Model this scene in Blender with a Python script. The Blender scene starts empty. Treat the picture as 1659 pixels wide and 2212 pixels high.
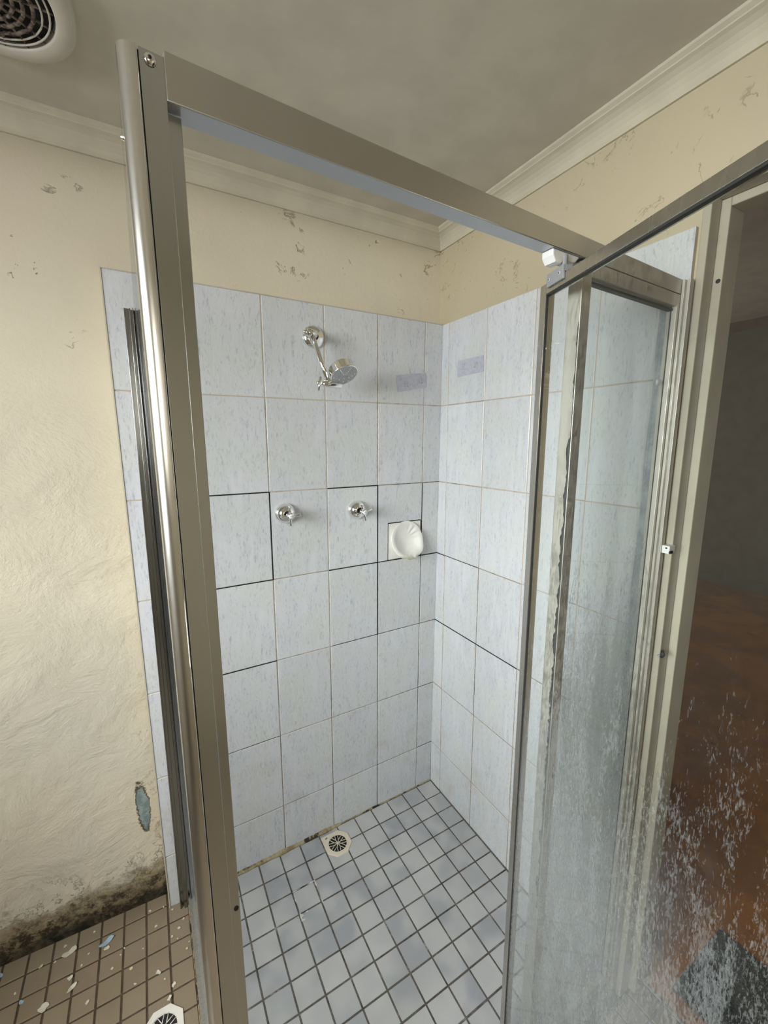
import bpy, bmesh, math, random
from mathutils import Vector, Matrix, noise as mnoise
random.seed(7)
S = bpy.context.scene
COL = S.collection
PI = math.pi

# ------------------------------------------------------------------ camera
cam_d = bpy.data.cameras.new('camera'); cam = bpy.data.objects.new('camera', cam_d); COL.objects.link(cam)
S.camera = cam
CAM = Vector((-1.018593, -1.362247, 1.544098))
yaw, pitch, roll, FPX = 0.5182086, -0.1683633, -0.0035810, 896.7302
fw = Vector((math.sin(yaw)*math.cos(pitch), math.cos(yaw)*math.cos(pitch), math.sin(pitch)))
r0 = Vector((math.cos(yaw), -math.sin(yaw), 0)); u0 = r0.cross(fw)
cr, sr = math.cos(roll), math.sin(roll)
rt = cr*r0 + sr*u0; up = -sr*r0 + cr*u0
mw = Matrix.Identity(4)
for i in range(3):
    mw[i][0] = rt[i]; mw[i][1] = up[i]; mw[i][2] = -fw[i]; mw[i][3] = CAM[i]
cam.matrix_world = mw
cam_d.sensor_fit = 'HORIZONTAL'; cam_d.sensor_width = 36.0; cam_d.lens = FPX*36.0/1659.0
cam_d.clip_start = 0.01

# ------------------------------------------------------------------ exposure / world / light
S.view_settings.view_transform = 'Standard'; S.view_settings.look = 'None'
S.view_settings.gamma = 1.0; S.view_settings.use_curve_mapping = False
S.view_settings.exposure = 1.47
SKY_POWER = 310.0
FRONT_FILL_STRENGTH = 1.3
HALL_FILL_STRENGTH = 1.3
w = bpy.data.worlds.new('world'); S.world = w; w.use_nodes = True
w.node_tree.nodes['Background'].inputs[0].default_value = (0.75, 0.85, 1.0, 1)
w.node_tree.nodes['Background'].inputs[1].default_value = 0.5
S.cycles.max_bounces = 10; S.cycles.transparent_max_bounces = 16
S.cycles.sample_clamp_indirect = 6.0
S.cycles.use_denoising = True
# daylight from the open sky outside the left window
ld = bpy.data.lights.new('daylight', 'AREA'); ld.shape = 'RECTANGLE'; ld.size = 2.8; ld.size_y = 2.6; ld.energy = SKY_POWER; ld.color = (.975, .985, .985)
lo = bpy.data.objects.new('daylight', ld); COL.objects.link(lo); lo.location = (-3.9, -1.45, 2.45)
lo.rotation_euler = (Vector((-.2, -.75, 1.0))-lo.location).to_track_quat('-Z', 'Y').to_euler()

# ------------------------------------------------------------------ room dimensions (metres)
ZC = 2.30            # ceiling
XL, YB = -2.30, -2.50
ZT, TH, TW = 1.9758, 0.2960, 0.200      # tile top, tile height and width
LEAN = 0.01586
GP = 0.0022          # half grout gap helper

# ================================================================== materials
class N:
    def __init__(s, name):
        s.m = bpy.data.materials.new(name); s.m.use_nodes = True
        s.t = s.m.node_tree; s.b = s.t.nodes['Principled BSDF']; s.out = s.t.nodes['Material Output']
        s.tc = s.t.nodes.new('ShaderNodeTexCoord')
    def n(s, ty, **k):
        x = s.t.nodes.new(ty)
        for a, b in k.items(): setattr(x, a, b)
        return x
    def L(s, a, b): s.t.links.new(a, b)
    def put(s, sock, v):
        if hasattr(v, 'is_output') or isinstance(v, bpy.types.NodeSocket): s.L(v, sock)
        else: sock.default_value = v
    def vec(s, scale=(1, 1, 1), loc=(0, 0, 0), rot=(0, 0, 0)):
        m = s.n('ShaderNodeMapping'); s.L(s.tc.outputs['Object'], m.inputs[0])
        m.inputs['Scale'].default_value = scale; m.inputs['Location'].default_value = loc; m.inputs['Rotation'].default_value = rot
        return m.outputs[0]
    def noise(s, sc=5, det=4, rough=.55, dist=0, vec=None):
        x = s.n('ShaderNodeTexNoise'); x.inputs['Scale'].default_value = sc; x.inputs['Detail'].default_value = det
        x.inputs['Roughness'].default_value = rough; x.inputs['Distortion'].default_value = dist
        s.L(vec if vec is not None else s.tc.outputs['Object'], x.inputs['Vector'])
        return x.outputs['Fac']
    def voro(s, sc, feature='F1', vec=None):
        x = s.n('ShaderNodeTexVoronoi', feature=feature); x.inputs['Scale'].default_value = sc
        s.L(vec if vec is not None else s.tc.outputs['Object'], x.inputs['Vector'])
        return x.outputs['Distance']
    def ma(s, op, a, b=0, c=0, clamp=False):
        x = s.n('ShaderNodeMath', operation=op, use_clamp=clamp)
        s.put(x.inputs[0], a); s.put(x.inputs[1], b)
        if len(x.inputs) > 2: s.put(x.inputs[2], c)
        return x.outputs[0]
    def mr(s, v, a, b, c=0., d=1., smooth=True):
        x = s.n('ShaderNodeMapRange'); x.interpolation_type = 'SMOOTHSTEP' if smooth else 'LINEAR'
        s.put(x.inputs[0], v); x.inputs[1].default_value = a; x.inputs[2].default_value = b
        x.inputs[3].default_value = c; x.inputs[4].default_value = d
        return x.outputs[0]
    def mix(s, f, a, b):
        x = s.n('ShaderNodeMix', data_type='RGBA')
        s.put(x.inputs[0], f)
        for i, v in ((6, a), (7, b)):
            if isinstance(v, bpy.types.NodeSocket): s.L(v, x.inputs[i])
            else: x.inputs[i].default_value = (*v[:3], 1)
        return x.outputs[2]
    def mul(s, a, f):
        x = s.n('ShaderNodeVectorMath', operation='SCALE'); s.put(x.inputs[0], a); s.put(x.inputs[3], f); return x.outputs[0]
    def sep(s, vec=None):
        x = s.n('ShaderNodeSeparateXYZ'); s.L(vec if vec is not None else s.tc.outputs['Object'], x.inputs[0]); return x.outputs
    def attr(s, name):
        x = s.n('ShaderNodeAttribute', attribute_name=name); return x.outputs['Fac']
    def bump(s, h, st=.3, dist=.002):
        x = s.n('ShaderNodeBump'); x.inputs['Strength'].default_value = st; x.inputs['Distance'].default_value = dist
        s.put(x.inputs['Height'], h); s.L(x.outputs[0], s.b.inputs['Normal']); return x.outputs[0]
    def base(s, v):
        if isinstance(v, bpy.types.NodeSocket): s.L(v, s.b.inputs['Base Color'])
        else: s.b.inputs['Base Color'].default_value = (*v, 1)
    def rough(s, v): s.put(s.b.inputs['Roughness'], v)
    def metal(s, v): s.put(s.b.inputs['Metallic'], v)
    def spec(s, v): s.b.inputs['Specular IOR Level'].default_value = v

M = {}
def simple(name, col, rough=.5, metal=0., spec=.5, bump=None):
    q = N(name); v = q.noise(9, 3)
    q.base(q.mix(q.mr(v, .3, .7), [c*.93 for c in col], [min(1, c*1.05) for c in col]))
    q.rough(rough); q.metal(metal); q.spec(spec)
    if bump: q.bump(q.noise(bump[0], 4), bump[1], bump[2])
    M[name] = q.m; return q.m

PAINT = (.80, .735, .58)
# --- painted plaster, cracked and flaking in places
def paint(name, left=False):
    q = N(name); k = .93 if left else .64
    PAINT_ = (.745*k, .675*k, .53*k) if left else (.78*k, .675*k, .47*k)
    big = q.noise(2.2, 3)
    c = q.mix(q.mr(big, .35, .65), [v*.96 for v in PAINT_], [v*1.03 for v in PAINT_])
    pk = q.mr(q.noise(1.7, 2, vec=q.vec(loc=(3, 5, 1))), .5, .68)
    c = q.mix(q.ma('MULTIPLY', pk, .35), c, (.76*k, .645*k, .525*k))
    # short hairline cracks: contour lines of a distorted noise, kept only in islands
    n1 = q.noise(11, 5, .6, .6)
    line = q.mr(q.ma('ABSOLUTE', q.ma('SUBTRACT', n1, .5)), .004, .013, 1., 0.)
    isl = q.ma('MULTIPLY', q.mr(q.noise(6.3, 4, .6, vec=q.vec(loc=(7, 2, 9))), .56 if left else .53, .61 if left else .57), q.mr(q.noise(23, 3, .6, vec=q.vec(loc=(2, 2, 9))), .48, .54))
    crack = q.ma('MULTIPLY', line, isl)
    spot = q.ma('MULTIPLY', q.mr(q.voro(19), .035, .055, 1., 0.), q.mr(q.noise(3.1, 2, vec=q.vec(loc=(1, 9, 4))), .53, .6))
    crack = q.ma('MAXIMUM', crack, q.ma('MULTIPLY', spot, .8))
    if left:
        cz_ = q.sep()[2]; crack = q.ma('MULTIPLY', crack, q.mr(cz_, 1.55, 1.95, .0, 1.))
    c = q.mix(q.ma('MULTIPLY', crack, .5), c, (.20, .165, .10))
    h = q.ma('ADD', q.ma('MULTIPLY', q.noise(38, 5, .6), .25), q.ma('MULTIPLY', q.noise(240, 2), .05))
    h = q.ma('ADD', h, q.ma('MULTIPLY', crack, -.9))
    if left:
        x, y, z = q.sep()
        tro = q.noise(7, 10, .68, .35)
        # trowelled patch lower down
        low = q.mr(z, 1.9, 1.3)
        h = q.ma('ADD', h, q.ma('MULTIPLY', q.ma('MULTIPLY', tro, low), 5.))
        rid = q.mr(q.ma('ABSOLUTE', q.ma('SUBTRACT', q.noise(14, 6, .6, 1.0, vec=q.vec(loc=(2, 2, 8))), .5)), 0, .03, 1., 0.)
        h = q.ma('ADD', h, q.ma('MULTIPLY', q.ma('MULTIPLY', rid, q.ma('MULTIPLY', low, q.mr(q.noise(9, 3), .55, .7))), .12))
        pat = q.mr(q.noise(2.6, 3, vec=q.vec(loc=(4, 4, 4))), .42, .62)
        c = q.mix(q.ma('MULTIPLY', q.ma('MULTIPLY', pat, q.mr(z, 1.3, .6)), .30), c, (.56, .56, .51))
        # flaking beside the tiles
        nx = q.noise(26, 6, .7)
        side = q.mr(x, -1.16, -1.08)
        fl = q.ma('MULTIPLY', q.ma('MULTIPLY', side, q.mr(z, 1.0, .6)), q.mr(nx, .58, .61))
        c = q.mix(q.ma('MULTIPLY', fl, .6), c, (.33, .27, .17))
        # mould band at the foot of the wall
        nz = q.noise(21, 8, .72)
        zz = q.ma('ADD', z, q.ma('MULTIPLY', q.ma('SUBTRACT', nz, .5), .26))
        zz = q.ma('ADD', zz, q.ma('MULTIPLY', q.ma('SUBTRACT', q.noise(4, 3), .5), .16))
        m1 = q.mr(zz, .15, .10)
        c = q.mix(q.ma('MULTIPLY', m1, .8), c, q.mix(q.mr(q.noise(55, 6, .7), .42, .6), (.36, .27, .15), (.52, .43, .26)))
        m2 = q.ma('MULTIPLY', q.mr(zz, .13, .06), q.mr(q.noise(34, 8, .75, vec=q.vec(loc=(5, 1, 2))), .44, .56))
        c = q.mix(q.ma('MULTIPLY', m2, .92), c, (.055, .045, .035))
        z3 = q.ma('ADD', z, q.ma('MULTIPLY', q.ma('SUBTRACT', q.noise(12, 6, .7), .5), .05))
        m3 = q.ma('MULTIPLY', q.mr(z3, .05, .03), q.mr(q.noise(5, 3, vec=q.vec(loc=(3, 1, 1))), .38, .52, .35, 1.))
        c = q.mix(m3, c, q.mix(q.mr(q.noise(18, 7, .7), .4, .6), (.055, .06, .06), (.24, .225, .19)))
        h = q.ma('ADD', h, q.ma('MULTIPLY', m1, q.ma('MULTIPLY', nz, -3.)))
        f2 = q.noise(30, 7, .7, vec=q.vec((1, 1, .8), (6, 6, 1)))
        fe = q.mr(q.ma('ABSOLUTE', q.ma('SUBTRACT', f2, .56)), .004, .016, 1., 0.)
        f3 = q.ma('MULTIPLY', fe, q.ma('MULTIPLY', q.mr(zz, .30, .16), q.mr(q.noise(8, 3), .45, .55)))
        c = q.mix(q.ma('MULTIPLY', f3, .7), c, (.17, .12, .07)); h = q.ma('ADD', h, q.ma('MULTIPLY', f3, -1.5))
        # patch where the old blue-green coat shows
        dn = q.noise(40, 5, .7)
        ex = q.ma('DIVIDE', q.ma('ADD', x, 1.122), .017); ez = q.ma('DIVIDE', q.ma('SUBTRACT', z, .372), .078)
        r = q.ma('SQRT', q.ma('ADD', q.ma('MULTIPLY', ex, ex), q.ma('MULTIPLY', ez, ez)))
        r = q.ma('ADD', r, q.ma('MULTIPLY', q.ma('SUBTRACT', dn, .5), 1.7))
        rim = q.mr(r, 1.25, 1.05); ins = q.mr(r, 1.02, .95)
        c = q.mix(rim, c, (.10, .08, .05))
        c = q.mix(ins, c, q.mix(q.mr(dn, .4, .6), (.20, .27, .27), (.33, .39, .38)))
        h = q.ma('ADD', h, q.ma('MULTIPLY', rim, -1.))
    q.base(c); q.rough(.62); q.spec(.25)
    q.bump(h, .65 if left else .35, .006 if left else .004)
    M[name] = q.m
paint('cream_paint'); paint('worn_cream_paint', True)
simple('ceiling_paint', (.55, .51, .42), .8, 0, .2, (60, .1, .001))
simple('cornice_paint', (.55, .505, .395), .7, 0, .25, (60, .08, .001))
simple('jamb_paint', (.43, .395, .31), .6, 0, .3, (60, .08, .001))

# --- marbled wall tile
def wall_tile():
    q = N('pale_blue_wall_tile')
    t = q.attr('tone')
    a = q.noise(1, 5, .62, .5, vec=q.vec((190, 190, 58)))
    b = q.noise(1, 5, .65, .5, vec=q.vec((75, 75, 11), (4, 3, 1)))
    cl = q.noise(7, 3)
    dash = q.ma('MULTIPLY', q.mr(a, .50, .66), q.mr(b, .38, .60))
    c = q.mix(q.mr(b, .35, .70), (.645, .65, .68), (.56, .575, .61))
    c = q.mix(q.mr(cl, .4, .65), c, (.61, .62, .615))
    c = q.mix(q.ma('MULTIPLY', dash, .62), c, (.335, .35, .39))
    c = q.mul(c, q.mr(t, 0, 1, .955, 1.03, False))
    # soap and mould haze low down near the corner
    x, y, z = q.sep()
    st = q.ma('MULTIPLY', q.mr(z, .75, .15), q.mr(q.noise(9, 5, .6, vec=q.vec(loc=(2, 7, 3))), .52, .72))
    c = q.mix(q.ma('MULTIPLY', st, .35), c, (.42, .37, .31))
    sp = q.ma('MULTIPLY', q.mr(q.noise(95, 4, .7), .64, .70), q.mr(q.noise(5, 3, vec=q.vec(loc=(8, 1, 5))), .57, .68))
    c = q.mix(q.ma('MULTIPLY', sp, .55), c, (.22, .20, .18))
    q.base(c); q.rough(q.mr(b, .3, .7, .22, .34)); q.spec(.45)
    q.bump(q.ma('MULTIPLY', a, -.5), .12, .0006)
    M['wall_tile'] = q.m
wall_tile()
def grout(name, clean, mid, dark, bias):
    q = N(name)
    m = q.attr('mould')
    nn = q.noise(60, 6, .7); big = q.noise(14, 4)
    v = q.ma('ADD', m, q.ma('MULTIPLY', q.ma('SUBTRACT', nn, .5), .7)); v = q.ma('ADD', v, q.ma('MULTIPLY', q.ma('SUBTRACT', big, .5), .8))
    v = q.ma('ADD', v, bias)
    c = q.mix(q.mr(v, .15, .40), clean, mid); c = q.mix(q.mr(v, .40, .75), c, dark)
    q.base(c); q.rough(.85); q.spec(.2); q.bump(nn, .4, .001)
    M[name] = q.m
grout('wall_grout', (.50, .42, .33), (.30, .235, .17), (.018, .016, .015), 0)
grout('shower_floor_grout', (.42, .40, .37), (.13, .115, .10), (.03, .028, .026), .45)
grout('brown_floor_grout', (.13, .095, .065), (.085, .06, .04), (.03, .022, .016), .35)

def floor_tile(name, lo, hi, warm, dirt):
    q = N(name); t = q.attr('tone')
    g = q.noise(10, 1)
    c = q.mix(t, lo, hi); c = q.mix(q.mr(g, .36, .64, 0, .6), c, warm)
    d = q.noise(45, 6, .65)
    c = q.mix(q.mr(d, .6, .8, 0, dirt), c, (.16, .12, .08))
    q.base(c); q.rough(q.mr(g, .3, .7, .3, .45)); q.spec(.4); q.bump(q.noise(160, 3), .06, .0005)
    M[name] = q.m
floor_tile('grey_floor_tile', (.34, .35, .375), (.50, .50, .50), (.56, .56, .545), .15)
floor_tile('brown_floor_tile', (.235, .185, .125), (.27, .215, .148), (.28, .225, .158), .5)

def aluminium(name, col=(.60, .58, .54), rough=.27, grime=0., gcol=(.36, .31, .23), xlim=None, zlow=None):
    q = N(name)
    st = q.noise(1, 4, .6, vec=q.vec((60, 60, 6)))
    dr = q.noise(1, 5, .7, .3, vec=q.vec((300, 300, 45), (3, 1, 2)))
    g = q.mr(q.ma('ADD', q.ma('MULTIPLY', dr, .6), q.ma('MULTIPLY', q.noise(30, 5, .7), .4)), .40, .64, grime*.25, grime)
    x, y, z = q.sep()
    if xlim is not None: g = q.ma('MULTIPLY', g, q.mr(x, xlim-.03, xlim+.03))
    if zlow is not None: g = q.ma('MULTIPLY', g, q.mr(z, zlow, zlow-.6))
    q.base(q.mix(g, col, gcol)); q.metal(q.ma('SUBTRACT', 1., q.ma('MULTIPLY', g, .9)))
    q.rough(q.ma('ADD', q.mr(st, .3, .7, rough*.95, rough*1.05), q.ma('MULTIPLY', g, .35)))
    M[name] = q.m
aluminium('aluminium')
aluminium('post_aluminium', (.62, .64, .645), .24, .5, (.25, .22, .17), None, .7)
aluminium('dark_aluminium', (.30, .31, .31), .2)
aluminium('bright_aluminium', (.80, .79, .76), .22)
aluminium('header_aluminium', (.58, .565, .53), .34, .85, (.54, .49, .40), -.34)
aluminium('shaded_header_aluminium', (.42, .43, .44), .4)  # header underside: same metal, with its shade put into a darker colour
aluminium('grimy_aluminium', (.58, .56, .52), .3, .85, (.52, .48, .40))
aluminium('base_aluminium', (.45, .43, .40), .4, .9, (.22, .18, .13))
q = N('chrome'); q.base((.86, .86, .85)); q.metal(1.); q.rough(q.mr(q.noise(80, 3), .3, .8, .04, .12)); M['chrome'] = q.m
simple('white_plastic', (.78, .78, .77), .35, 0, .5)
simple('grey_plastic', (.42, .43, .44), .4, 0, .5)
simple('hinge_grey', (.27, .275, .285), .4)
simple('dark_rubber', (.02, .02, .018), .6)
simple('black_gap', (.012, .012, .012), .8)
simple('cream_plastic', (.74, .66, .53), .4, 0, .5, (70, .1, .001))
simple('white_drain_plastic', (.76, .72, .66), .4, 0, .5, (70, .1, .001))
simple('vent_plastic', (.55, .51, .44), .45, 0, .4)
simple('cap_plastic', (.82, .82, .82), .3)
simple('cap_print', (.30, .32, .36), .5)
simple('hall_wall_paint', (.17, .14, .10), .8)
simple('hall_ceiling_paint', (.62, .57, .45), .8)
simple('hall_rail_wood', (.17, .10, .065), .6)
simple('white_grout', (.62, .61, .57), .8)
simple('window_frame_paint', (.75, .74, .70), .5)
q = N('blue_grey_shade_band'); q.base(q.mix(q.mr(q.noise(20, 5, .7), .35, .65), (.23, .26, .31), (.40, .43, .47))); q.rough(.6); M['shade_band'] = q.m  # colour of the painted shade band by the right wall channel
def ceramic():
    q = N('white_ceramic')
    x, y, z = q.sep()
    n = q.noise(45, 5, .65)
    lo = q.ma('MULTIPLY', q.mr(z, 1.118, 1.10), q.ma('MULTIPLY', q.mr(y, -.03, -.05), q.mr(n, .42, .56)))
    c = q.mix(q.mr(q.noise(16, 3), .35, .7), (.80, .785, .745), (.74, .72, .68))
    c = q.mix(q.ma('MULTIPLY', lo, .75), c, (.34, .31, .18))
    q.base(c); q.rough(.22); q.spec(.5); q.bump(q.noise(20, 2), .06, .001); M['ceramic'] = q.m
ceramic()
def fluff():
    q = N('dusty_vent_grille'); n = q.noise(90, 6, .7)
    q.base(q.mix(q.mr(n, .38, .62), (.06, .045, .04), (.25, .20, .165))); q.rough(.95); q.spec(.1); q.bump(n, .7, .004)
    M['vent_dust'] = q.m
fluff()
def hallfloor():
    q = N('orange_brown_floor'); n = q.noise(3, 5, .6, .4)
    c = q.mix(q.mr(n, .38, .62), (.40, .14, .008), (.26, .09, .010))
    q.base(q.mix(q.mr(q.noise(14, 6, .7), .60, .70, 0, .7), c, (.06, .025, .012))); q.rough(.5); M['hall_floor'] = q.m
hallfloor()
def mat_fibre():
    q = N('dark_grey_mat_fibre'); n = q.noise(220, 4, .7)
    q.base(q.mix(q.mr(n, .35, .65), (.022, .026, .022), (.075, .08, .068))); q.rough(.95); q.spec(.1); q.bump(n, .8, .004); M['mat'] = q.m
mat_fibre()
def silicone():
    q = N('mouldy_sealant'); n = q.noise(34, 6, .7, vec=q.vec((1, 1, 1))); b = q.noise(8, 3)
    c = q.mix(q.mr(n, .4, .6), (.40, .34, .22), (.24, .17, .07)); c = q.mix(q.mr(q.ma('ADD', q.ma('MULTIPLY', n, .5), q.ma('MULTIPLY', b, .5)), .50, .56), c, (.03, .02, .012))
    q.base(c); q.rough(.7); q.bump(n, .5, .002); M['sealant'] = q.m
silicone()
def glass(name, kind):
    q = N(name); q.t.nodes.remove(q.b)
    tr = q.n('ShaderNodeBsdfTransparent'); tr.inputs[0].default_value = (.97, .985, .978, 1)
    gl = q.n('ShaderNodeBsdfGlossy'); gl.inputs['Roughness'].default_value = .02
    lw = q.n('ShaderNodeLayerWeight'); lw.inputs[0].default_value = .5
    fre = q.ma('ADD', .035, q.ma('MULTIPLY', q.ma('POWER', lw.outputs['Facing'], 5.), .6))
    m1 = q.n('ShaderNodeMixShader'); q.L(fre, m1.inputs[0]); q.L(tr.outputs[0], m1.inputs[1]); q.L(gl.outputs[0], m1.inputs[2])
    x, y, z = q.sep()
    # dried soap: fine runs and drops, thicker towards the floor
    runs = q.noise(1, 5, .65, .7, vec=q.vec((380, 380, 95)))
    wide = q.noise(1, 4, .6, .5, vec=q.vec((34, 34, 7), (5, 2, 3)))
    drop = q.noise(1, 5, .7, .5, vec=q.vec((240, 240, 120), (1, 8, 2)))
    fld = q.ma('ADD', q.ma('MULTIPLY', runs, .42), q.ma('ADD', q.ma('MULTIPLY', wide, .33), q.ma('MULTIPLY', drop, .25)))
    if kind == 'fixed':
        cov = q.mr(z, 1.55, .95, .0, 1.)
        film = q.mr(z, 1.45, .75, .04, .40)
        th = q.ma('SUBTRACT', .60, q.ma('MULTIPLY', cov, .13))
        spk = q.ma('MULTIPLY', q.mr(q.ma('SUBTRACT', fld, th), 0., .035), q.ma('MULTIPLY', q.mr(z, 1.6, 1.15), .55))
    elif kind == 'door':
        near = q.mr(y, -1.04, -.86)              # the hinge side is the wet side
        film = q.ma('MULTIPLY', q.mr(q.ma('ADD', z, q.ma('MULTIPLY', q.ma('SUBTRACT', wide, .5), .5)), 1.10, .62, 0., .29), q.mr(q.ma('ADD', y, q.ma('MULTIPLY', q.ma('SUBTRACT', q.noise(6, 4), .5), .25)), -1.27, -1.12, .015, 1.))
        film = q.ma('ADD', film, .004)
        cov = q.ma('ADD', q.mr(z, 1.55, .85, 0., .72), q.ma('MULTIPLY', near, .15))
        th = q.ma('SUBTRACT', .62, q.ma('MULTIPLY', cov, .165))
        spk = q.ma('MULTIPLY', q.mr(q.ma('SUBTRACT', fld, th), 0., .035), q.ma('MULTIPLY', q.mr(z, 1.7, 1.1), .25))
    else:
        film = q.mr(z, 1.2, .2, .02, .25)
        spk = q.ma('MULTIPLY', q.mr(fld, .55, .60), q.mr(z, 1.2, .5, 0, .3))
    f = q.ma('SUBTRACT', 1., q.ma('MULTIPLY', q.ma('SUBTRACT', 1., film), q.ma('SUBTRACT', 1., spk)), clamp=True)
    f = q.ma('MULTIPLY', f, .78)
    df = q.n('ShaderNodeBsdfDiffuse'); df.inputs[0].default_value = (.55, .58, .59, 1)
    tl = q.n('ShaderNodeBsdfTranslucent'); tl.inputs[0].default_value = (.58, .61, .615, 1)
    m2 = q.n('ShaderNodeMixShader'); m2.inputs[0].default_value = .5; q.L(df.outputs[0], m2.inputs[1]); q.L(tl.outputs[0], m2.inputs[2])
    m3 = q.n('ShaderNodeMixShader'); q.L(f, m3.inputs[0]); q.L(m1.outputs[0], m3.inputs[1]); q.L(m2.outputs[0], m3.inputs[2])
    q.L(m3.outputs[0], q.out.inputs[0]); M[name] = q.m
glass('fixed_glass', 'fixed'); glass('door_glass', 'door'); glass('return_glass', 'return')
q = N('adhesive_film'); q.base(q.mix(q.mr(q.noise(90, 4), .4, .6), (.42, .42, .49), (.48, .48, .55))); q.rough(.3); M['film'] = q.m
q = N('old_glue_mark'); q.base(q.mix(q.mr(q.noise(160, 4), .4, .6), (.36, .34, .30), (.55, .54, .52))); q.rough(.4); M['glue'] = q.m
def lit(name, col, st):
    q = N(name); q.b.inputs['Emission Color'].default_value = (*col, 1); q.b.inputs['Emission Strength'].default_value = st
    q.base((.8, .8, .8)); M[name] = q.m
q = N('clear_window_pane'); q.t.nodes.remove(q.b)
tr = q.n('ShaderNodeBsdfTransparent'); tr.inputs[0].default_value = (.97, .98, .98, 1); gl = q.n('ShaderNodeBsdfGlossy'); gl.inputs['Roughness'].default_value = .02
mx = q.n('ShaderNodeMixShader'); mx.inputs[0].default_value = .05; q.L(tr.outputs[0], mx.inputs[1]); q.L(gl.outputs[0], mx.inputs[2]); q.L(mx.outputs[0], q.out.inputs[0]); M['window_glass'] = q.m
lit('front_fill_pane', (1.0, .93, .80), FRONT_FILL_STRENGTH)
lit('hall_fill_pane', (.95, .95, 1.0), HALL_FILL_STRENGTH)

# ================================================================== mesh helpers
class MB:
    def __init__(s): s.bm = bmesh.new(); s.mats = []; s.att = {}
    def mi(s, mat):
        if mat not in s.mats: s.mats.append(mat)
        return s.mats.index(mat)
    def face(s, vs, mat, smooth=False):
        try: f = s.bm.faces.new(vs)
        except ValueError: return None
        f.material_index = s.mi(mat); f.smooth = smooth; return f
    def quads(s, pts, fs, mat, smooth=False):
        vs = [s.bm.verts.new(p) for p in pts]
        return [s.face([vs[i] for i in f], mat, smooth) for f in fs]
    def box(s, x0, x1, y0, y1, z0, z1, mat, fn=None):
        P = [(x, y, z) for z in (z0, z1) for y in (y0, y1) for x in (x0, x1)]
        if fn: P = [fn(*p) for p in P]
        return s.quads(P, [(0, 2, 3, 1), (4, 5, 7, 6), (0, 1, 5, 4), (2, 6, 7, 3), (0, 4, 6, 2), (1, 3, 7, 5)], mat)
    def obox(s, o, dx, dy, dz, a, b, c, mat):
        """box with corner o and edge directions dx,dy,dz (vectors) times a,b,c"""
        o = Vector(o); dx, dy, dz = Vector(dx)*a, Vector(dy)*b, Vector(dz)*c
        P = [o+i*dx+j*dy+k*dz for k in (0, 1) for j in (0, 1) for i in (0, 1)]
        return s.quads(P, [(0, 2, 3, 1), (4, 5, 7, 6), (0, 1, 5, 4), (2, 6, 7, 3), (0, 4, 6, 2), (1, 3, 7, 5)], mat)
    def prism(s, prof, axis, a, b, mat, fn=None, smooth=False):
        """closed 2-D profile swept along an axis. z: prof=(x,y); x: prof=(y,z); y: prof=(x,z)"""
        def P(u, v, t):
            p = (u, v, t) if axis == 'z' else (t, u, v) if axis == 'x' else (u, t, v)
            return fn(*p) if fn else p
        A = [s.bm.verts.new(P(u, v, a)) for u, v in prof]; B = [s.bm.verts.new(P(u, v, b)) for u, v in prof]
        n = len(prof)
        for i in range(n): s.face([A[i], A[(i+1) % n], B[(i+1) % n], B[i]], mat, smooth)
        s.face(A[::-1], mat); s.face(B, mat)
    def tube(s, pts, r, mat, seg=14, caps=True):
        pts = [Vector(p) for p in pts]; rings = []
        rr = r if isinstance(r, (list, tuple)) else [r]*len(pts)
        prev = None
        for i, p in enumerate(pts):
            d = (pts[min(i+1, len(pts)-1)]-pts[max(i-1, 0)]).normalized()
            a = d.orthogonal().normalized() if prev is None else (prev-prev.dot(d)*d).normalized()
            prev = a; b = d.cross(a)
            rings.append([s.bm.verts.new(p+(a*math.cos(t)+b*math.sin(t))*rr[i]) for t in [2*PI*k/seg for k in range(seg)]])
        for A, B in zip(rings, rings[1:]):
            for k in range(seg): s.face([A[k], A[(k+1) % seg], B[(k+1) % seg], B[k]], mat, True)
        if caps: s.face(rings[0][::-1], mat); s.face(rings[-1], mat)
    def lathe(s, prof, o, ax, mat, seg=32, closed=False):
        """prof = [(radius, height)] about axis ax from origin o"""
        o = Vector(o); ax = Vector(ax).normalized(); a = ax.orthogonal().normalized(); b = ax.cross(a)
        rings = []
        for r, h in prof:
            if r < 1e-6: rings.append([s.bm.verts.new(o+ax*h)])
            else: rings.append([s.bm.verts.new(o+ax*h+(a*math.cos(t)+b*math.sin(t))*r) for t in [2*PI*k/seg for k in range(seg)]])
        for A, B in zip(rings, rings[1:]):
            for k in range(seg):
                k2 = (k+1) % seg
                if len(A) == 1 and len(B) == 1: continue
                if len(A) == 1: s.face([A[0], B[k2], B[k]], mat, True)
                elif len(B) == 1: s.face([A[k], A[k2], B[0]], mat, True)
                else: s.face([A[k], A[k2], B[k2], B[k]], mat, True)
    def sphere(s, c, r, mat, seg=16, rings=8, sc=(1, 1, 1)):
        prof = [(r*math.sin(PI*i/rings), -r*math.cos(PI*i/rings)) for i in range(rings+1)]
        s.lathe(prof, c, (0, 0, 1), mat, seg)
    def build(s, name, parent=None, recalc=True, bevel=None, normal_auto=True):
        if recalc: bmesh.ops.recalc_face_normals(s.bm, faces=s.bm.faces)
        me = bpy.data.meshes.new(name); s.bm.to_mesh(me); s.bm.free()
        for m in s.mats: me.materials.append(M[m])
        o = bpy.data.objects.new(name, me); COL.objects.link(o)
        if parent:
            o.parent = parent
            o.matrix_parent_inverse = Matrix.Translation(-parent.location) if not parent.parent and parent.type == 'EMPTY' and parent.rotation_euler.z == 0 else Matrix.Identity(4)
        if bevel:
            b = o.modifiers.new('bevel', 'BEVEL'); b.width = bevel; b.segments = 2; b.limit_method = 'ANGLE'; b.angle_limit = math.radians(50)
        return o
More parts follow.
